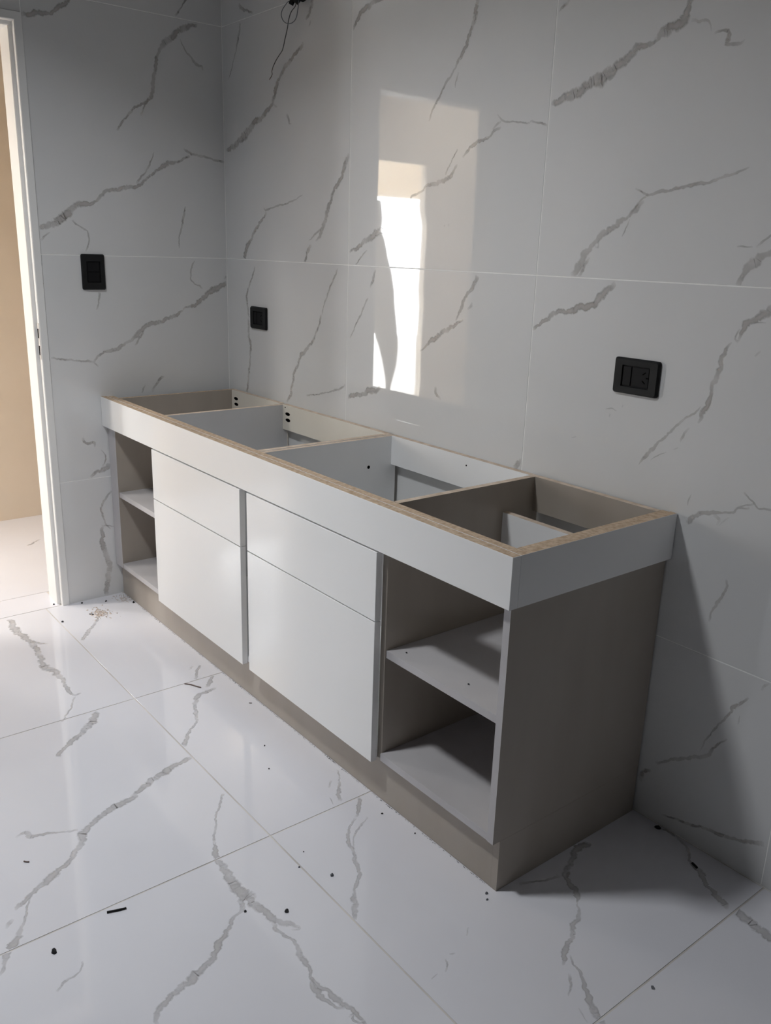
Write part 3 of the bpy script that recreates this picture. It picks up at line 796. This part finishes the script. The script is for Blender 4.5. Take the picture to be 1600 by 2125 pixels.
# wiring that hangs from the wall at the top edge of the picture
jb = empty('wiring_point', (0.545, -0.012, 2.09))
tag(jb, 'black wire connector with thin wires dangling at the top of the tiled wall', 'wiring')
cb = MB()
cb.tube([(0.552, -0.001, 2.10), (0.550, -0.012, 2.085), (0.545, -0.026, 2.072), (0.538, -0.034, 2.058)], 0.019, M['black_in'], 12, 0.013)
cb.tube([(0.560, -0.001, 2.085), (0.566, -0.014, 2.075), (0.573, -0.026, 2.066), (0.578, -0.030, 2.060)], 0.016, M['black_in'], 12, 0.010)
cb.tube([(0.525, -0.02, 2.078), (0.522, -0.03, 2.066), (0.517, -0.034, 2.054)], 0.009, M['black_in'], 10, 0.008)
cb.build('connector', jb)
def smooth_path(p, k=5):
    out = []
    n = len(p)
    for i in range(n - 1):
        p0, p1, p2, p3 = Vector(p[max(0, i - 1)]), Vector(p[i]), Vector(p[i + 1]), Vector(p[min(n - 1, i + 2)])
        for j in range(k):
            t = j / k
            out.append(tuple(0.5 * (2 * p1 + (p2 - p0) * t + (2 * p0 - 5 * p1 + 4 * p2 - p3) * t * t + (3 * p1 - p0 - 3 * p2 + p3) * t ** 3)))
    out.append(tuple(p[-1]))
    return out
loop = [(0.530, 2.062), (0.499, 2.067), (0.475, 2.058), (0.457, 2.046), (0.455, 2.032), (0.468, 2.016), (0.489, 2.006), (0.509, 2.003), (0.53, 2.006), (0.543, 2.015), (0.549, 2.028), (0.553, 2.041), (0.556, 2.060)]
MB().tube(smooth_path([(x, -0.03, z) for x, z in loop]), 0.0013, M['loopwire'], 6).build('wire_loop', jb)
hang = [(0.533, 2.060), (0.529, 2.049), (0.506, 2.038), (0.494, 2.024), (0.487, 2.009), (0.483, 1.996), (0.476, 1.981), (0.468, 1.966), (0.461, 1.951), (0.451, 1.935), (0.431, 1.923), (0.411, 1.91), (0.392, 1.893)]
hw = MB().tube(smooth_path([(x, -0.025, z) for x, z in hang]), 0.0014, M['wire'], 6).build('hanging_wire', jb)
MB().tube(smooth_path([(0.392, -0.025, 1.893), (0.386, -0.025, 1.882), (0.387, -0.025, 1.871), (0.370, -0.025, 1.859)]), 0.0013, M['bare'], 6).build('bare_end', hw)

# ceiling lamps (outside the picture): the room's own, and one added to brighten the hall
def ceiling_lamp(label, loc, power, color, r):
    root = empty('ceiling_lamp', loc)
    tag(root, label, 'lamp')
    seg = 32
    rim = MB()
    for rr, dz in ((r + 0.012, 0.0), (r + 0.012, -0.018), (r, -0.018), (r, -0.012)):
        rim.v += [(loc[0] + rr * math.cos(2 * math.pi * k / seg), loc[1] + rr * math.sin(2 * math.pi * k / seg), loc[2] + dz) for k in range(seg)]
    for a in range(3):
        for k in range(seg):
            k2 = (k + 1) % seg
            rim.face([a * seg + k, a * seg + k2, (a + 1) * seg + k2, (a + 1) * seg + k], M['frame'], True)
    rim.build('rim', root)
    df = MB()
    df.prism([(loc[0] + r * math.cos(2 * math.pi * k / seg), loc[1] + r * math.sin(2 * math.pi * k / seg)) for k in range(seg)], 2, loc[2] - 0.012, loc[2] - 0.0005, M['lamp'])
    df.build('diffuser', root)
    a = area("lamp_light", (0, 0, -0.0135), (0, 0, 0), 2 * r, 2 * r, power, color, shape='DISK')
    a.data.spread = 2.3                         # recessed diffuser: little light goes sideways
    a.parent = root
ceiling_lamp('round white ceiling lamp of the tiled room', LAMP, LAMP_POWER, (0.95, 0.975, 1.0), 0.12)
ceiling_lamp('unseen round ceiling lamp added to brighten the hall', HALL_FILL_LAMP, HALL_FILL_POWER, (1.0, 0.955, 0.89), 0.14)

# ------------------------------------------------------------------ debris on the floor
def chip_mesh(name, x, y, sx, sy, h, mt, label, cat, seed, rz=0.0):
    r = random.Random(seed)
    mb = MB(); seg = 7
    c, s = math.cos(rz), math.sin(rz)
    for hh, k in ((0.0002, 1.0), (h * 0.6, 0.95), (h, 0.5)):
        for i in range(seg):
            a = 2 * math.pi * i / seg
            q = k * r.uniform(0.75, 1.1)
            u, v = sx / 2 * q * math.cos(a), sy / 2 * q * math.sin(a)
            mb.v.append((x + u * c - v * s, y + u * s + v * c, hh * (1 if hh < 0.001 else r.uniform(0.85, 1.15))))
    for l in range(2):
        for i in range(seg):
            j = (i + 1) % seg
            mb.face([l * seg + i, l * seg + j, (l + 1) * seg + j, (l + 1) * seg + i], mt)
    mb.face([2 * seg + i for i in range(seg)], mt)
    mb.face([i for i in range(seg)][::-1], mt)
    return tag(mb.build(name), label, cat)

def stick(name, pts, r, mt, label, cat):
    return tag(MB().tube(smooth_path(pts, 4), r, mt, 6).build(name), label, cat)

stick('wire_offcut', [(1.6306, -1.187, 0.0024), (1.636, -1.172, 0.0024), (1.640, -1.160, 0.0024), (1.6422, -1.1505, 0.0024)], 0.0022, M['black_in'], 'short curved black wire offcut on the floor at the lower left', 'wire')
stick('splinter', [(0.8271, -0.6266, 0.002), (0.842, -0.614, 0.002), (0.859, -0.606, 0.002), (0.8789, -0.5962, 0.002)], 0.0019, M['brown'], 'thin brown splinter on the floor in front of the left doors', 'splinter')
stick('wire_offcut', [(2.2681, -0.0619, 0.003), (2.276, -0.0645, 0.003), (2.2841, -0.0674, 0.003)], 0.0028, M['black_in'], 'black wire scrap on the shaded floor right of the cabinet', 'wire')
stick('splinter', [(1.372, -1.276, 0.0016), (1.377, -1.2725, 0.0016), (1.381, -1.267, 0.0016)], 0.0015, M['brown'], 'tiny brown twig on the floor near the left picture edge', 'splinter')
stick('splinter', [(1.047, -0.521, 0.0014), (1.053, -0.515, 0.0014)], 0.0013, M['brown'], 'tiny splinter beside the plinth under the gap between the doors', 'splinter')
stick('splinter', [(0.136, -0.676, 0.002), (0.148, -0.664, 0.002)], 0.0018, M['stone'], 'dark little stick beside the plaster crumbs near the door frame', 'splinter')
chips = [
    (1.6712, -1.3079, 0.013, 0.010, 0.009, 'stone', 'largest black pebble on the floor, at the lower left'),
    (1.846, -0.8873, 0.010, 0.009, 0.006, 'stone', 'black square chip on the floor in front of the right door'),
    (1.7951, -0.9565, 0.0065, 0.006, 0.004, 'stone', 'small black grain just left of the grey floor vein'),
    (1.8126, -0.7491, 0.010, 0.008, 0.005, 'greystone', 'grey three-cornered chip on the floor beside the tile joint'),
    (1.7478, -0.793, 0.005, 0.005, 0.003, 'greystone', 'grey grain lying on the floor joint'),
    (1.7102, -0.7569, 0.0035, 0.0035, 0.002, 'stone', 'tiny dark grain above the floor joint'),
    (1.706, -0.5248, 0.006, 0.0045, 0.003, 'stone', 'dark grain on the floor near the plinth of the right shelves'),
    (1.811, -0.508, 0.0042, 0.004, 0.003, 'stone', 'dark grain touching the plinth shadow, nearest the right corner'),
    (1.2771, -0.6034, 0.0048, 0.0045, 0.003, 'stone', 'upper of two dark grains in front of the right door'),
    (1.380, -0.6511, 0.0048, 0.0045, 0.003, 'stone', 'lower of two dark grains in front of the right door'),
    (0.149, -0.7784, 0.010, 0.007, 0.005, 'stone', 'dark chip on the floor below the door frame'),
    (0.0183, -0.6614, 0.009, 0.007, 0.004, 'stone', 'dark chip at the foot of the left wall by the door frame'),
    (0.0509, -0.5798, 0.012, 0.006, 0.004, 'stone', 'flat dark chip at the foot of the left wall near the plinth'),
    (0.1211, -0.4985, 0.012, 0.008, 0.006, 'stone', 'dark lump touching the left end of the plinth'),
    (2.1437, -0.016, 0.016, 0.010, 0.007, 'stone', 'dark lump at the wall right behind the cabinet corner'),
    (2.0560, -0.5120, 0.008, 0.006, 0.004, 'greystone', 'grey crumb just in front of the right plinth corner'),
    (2.0700, -0.5240, 0.006, 0.005, 0.003, 'greystone', 'smaller grey crumb in front of the right plinth corner'),
    (2.4244, -0.4336, 0.011, 0.008, 0.0012, 'greystone', 'flat greyish spot of dried mortar on the lower right floor'),
    (-0.028, -0.752, 0.009, 0.007, 0.004, 'stone', 'dark crumb on the threshold under the door frame'),
]
for k, (x, y, sx, sy, h, mt, lab) in enumerate(chips):
    chip_mesh('debris_chip', x, y, sx, sy, h, M[mt], lab, 'debris', 40 + k, rz=k * 0.7)
for (x, y, lab) in ((1.7116, -0.4719, 'dark speck at the left end of the right middle shelf'), (1.9084, -0.4585, 'dark speck in the middle of the right middle shelf')):
    c_ = chip_mesh('debris_chip', x, y, 0.0055, 0.0045, 0.003, M['stone'], lab, 'debris', 90)
    c_.location.z = 0.4221
# plaster dust swept into the corner between door frame and plinth
dust = MB(); r = random.Random(3)
for k in range(260):
    if k < 170:
        x, y, s = r.gauss(0.150, 0.024), r.gauss(-0.640, 0.018), r.uniform(0.0015, 0.006)
    else:
        x, y, s = r.gauss(0.055, 0.025), r.gauss(-0.515, 0.012), r.uniform(0.0012, 0.004)
    x = max(0.006, x)
    b = len(dust.v)
    for (a, c, d) in ((1, 0, 0), (-0.6, 0.9, 0), (-0.5, -0.8, 0), (0.1, 0.1, 0.7)):
        dust.v.append((x + a * s * r.uniform(.7, 1.2), y + c * s * r.uniform(.7, 1.2), 0.0003 + d * s))
    for q in ((0, 1, 3), (1, 2, 3), (2, 0, 3), (0, 2, 1)):
        dust.face([b + i for i in q], M['rubble'])
tag(dust.build('plaster_crumbs'), 'pale plaster crumbs scattered in the floor corner beside the door frame', 'debris', None, 'stuff')

# dark dust caught along the foot of the plinth
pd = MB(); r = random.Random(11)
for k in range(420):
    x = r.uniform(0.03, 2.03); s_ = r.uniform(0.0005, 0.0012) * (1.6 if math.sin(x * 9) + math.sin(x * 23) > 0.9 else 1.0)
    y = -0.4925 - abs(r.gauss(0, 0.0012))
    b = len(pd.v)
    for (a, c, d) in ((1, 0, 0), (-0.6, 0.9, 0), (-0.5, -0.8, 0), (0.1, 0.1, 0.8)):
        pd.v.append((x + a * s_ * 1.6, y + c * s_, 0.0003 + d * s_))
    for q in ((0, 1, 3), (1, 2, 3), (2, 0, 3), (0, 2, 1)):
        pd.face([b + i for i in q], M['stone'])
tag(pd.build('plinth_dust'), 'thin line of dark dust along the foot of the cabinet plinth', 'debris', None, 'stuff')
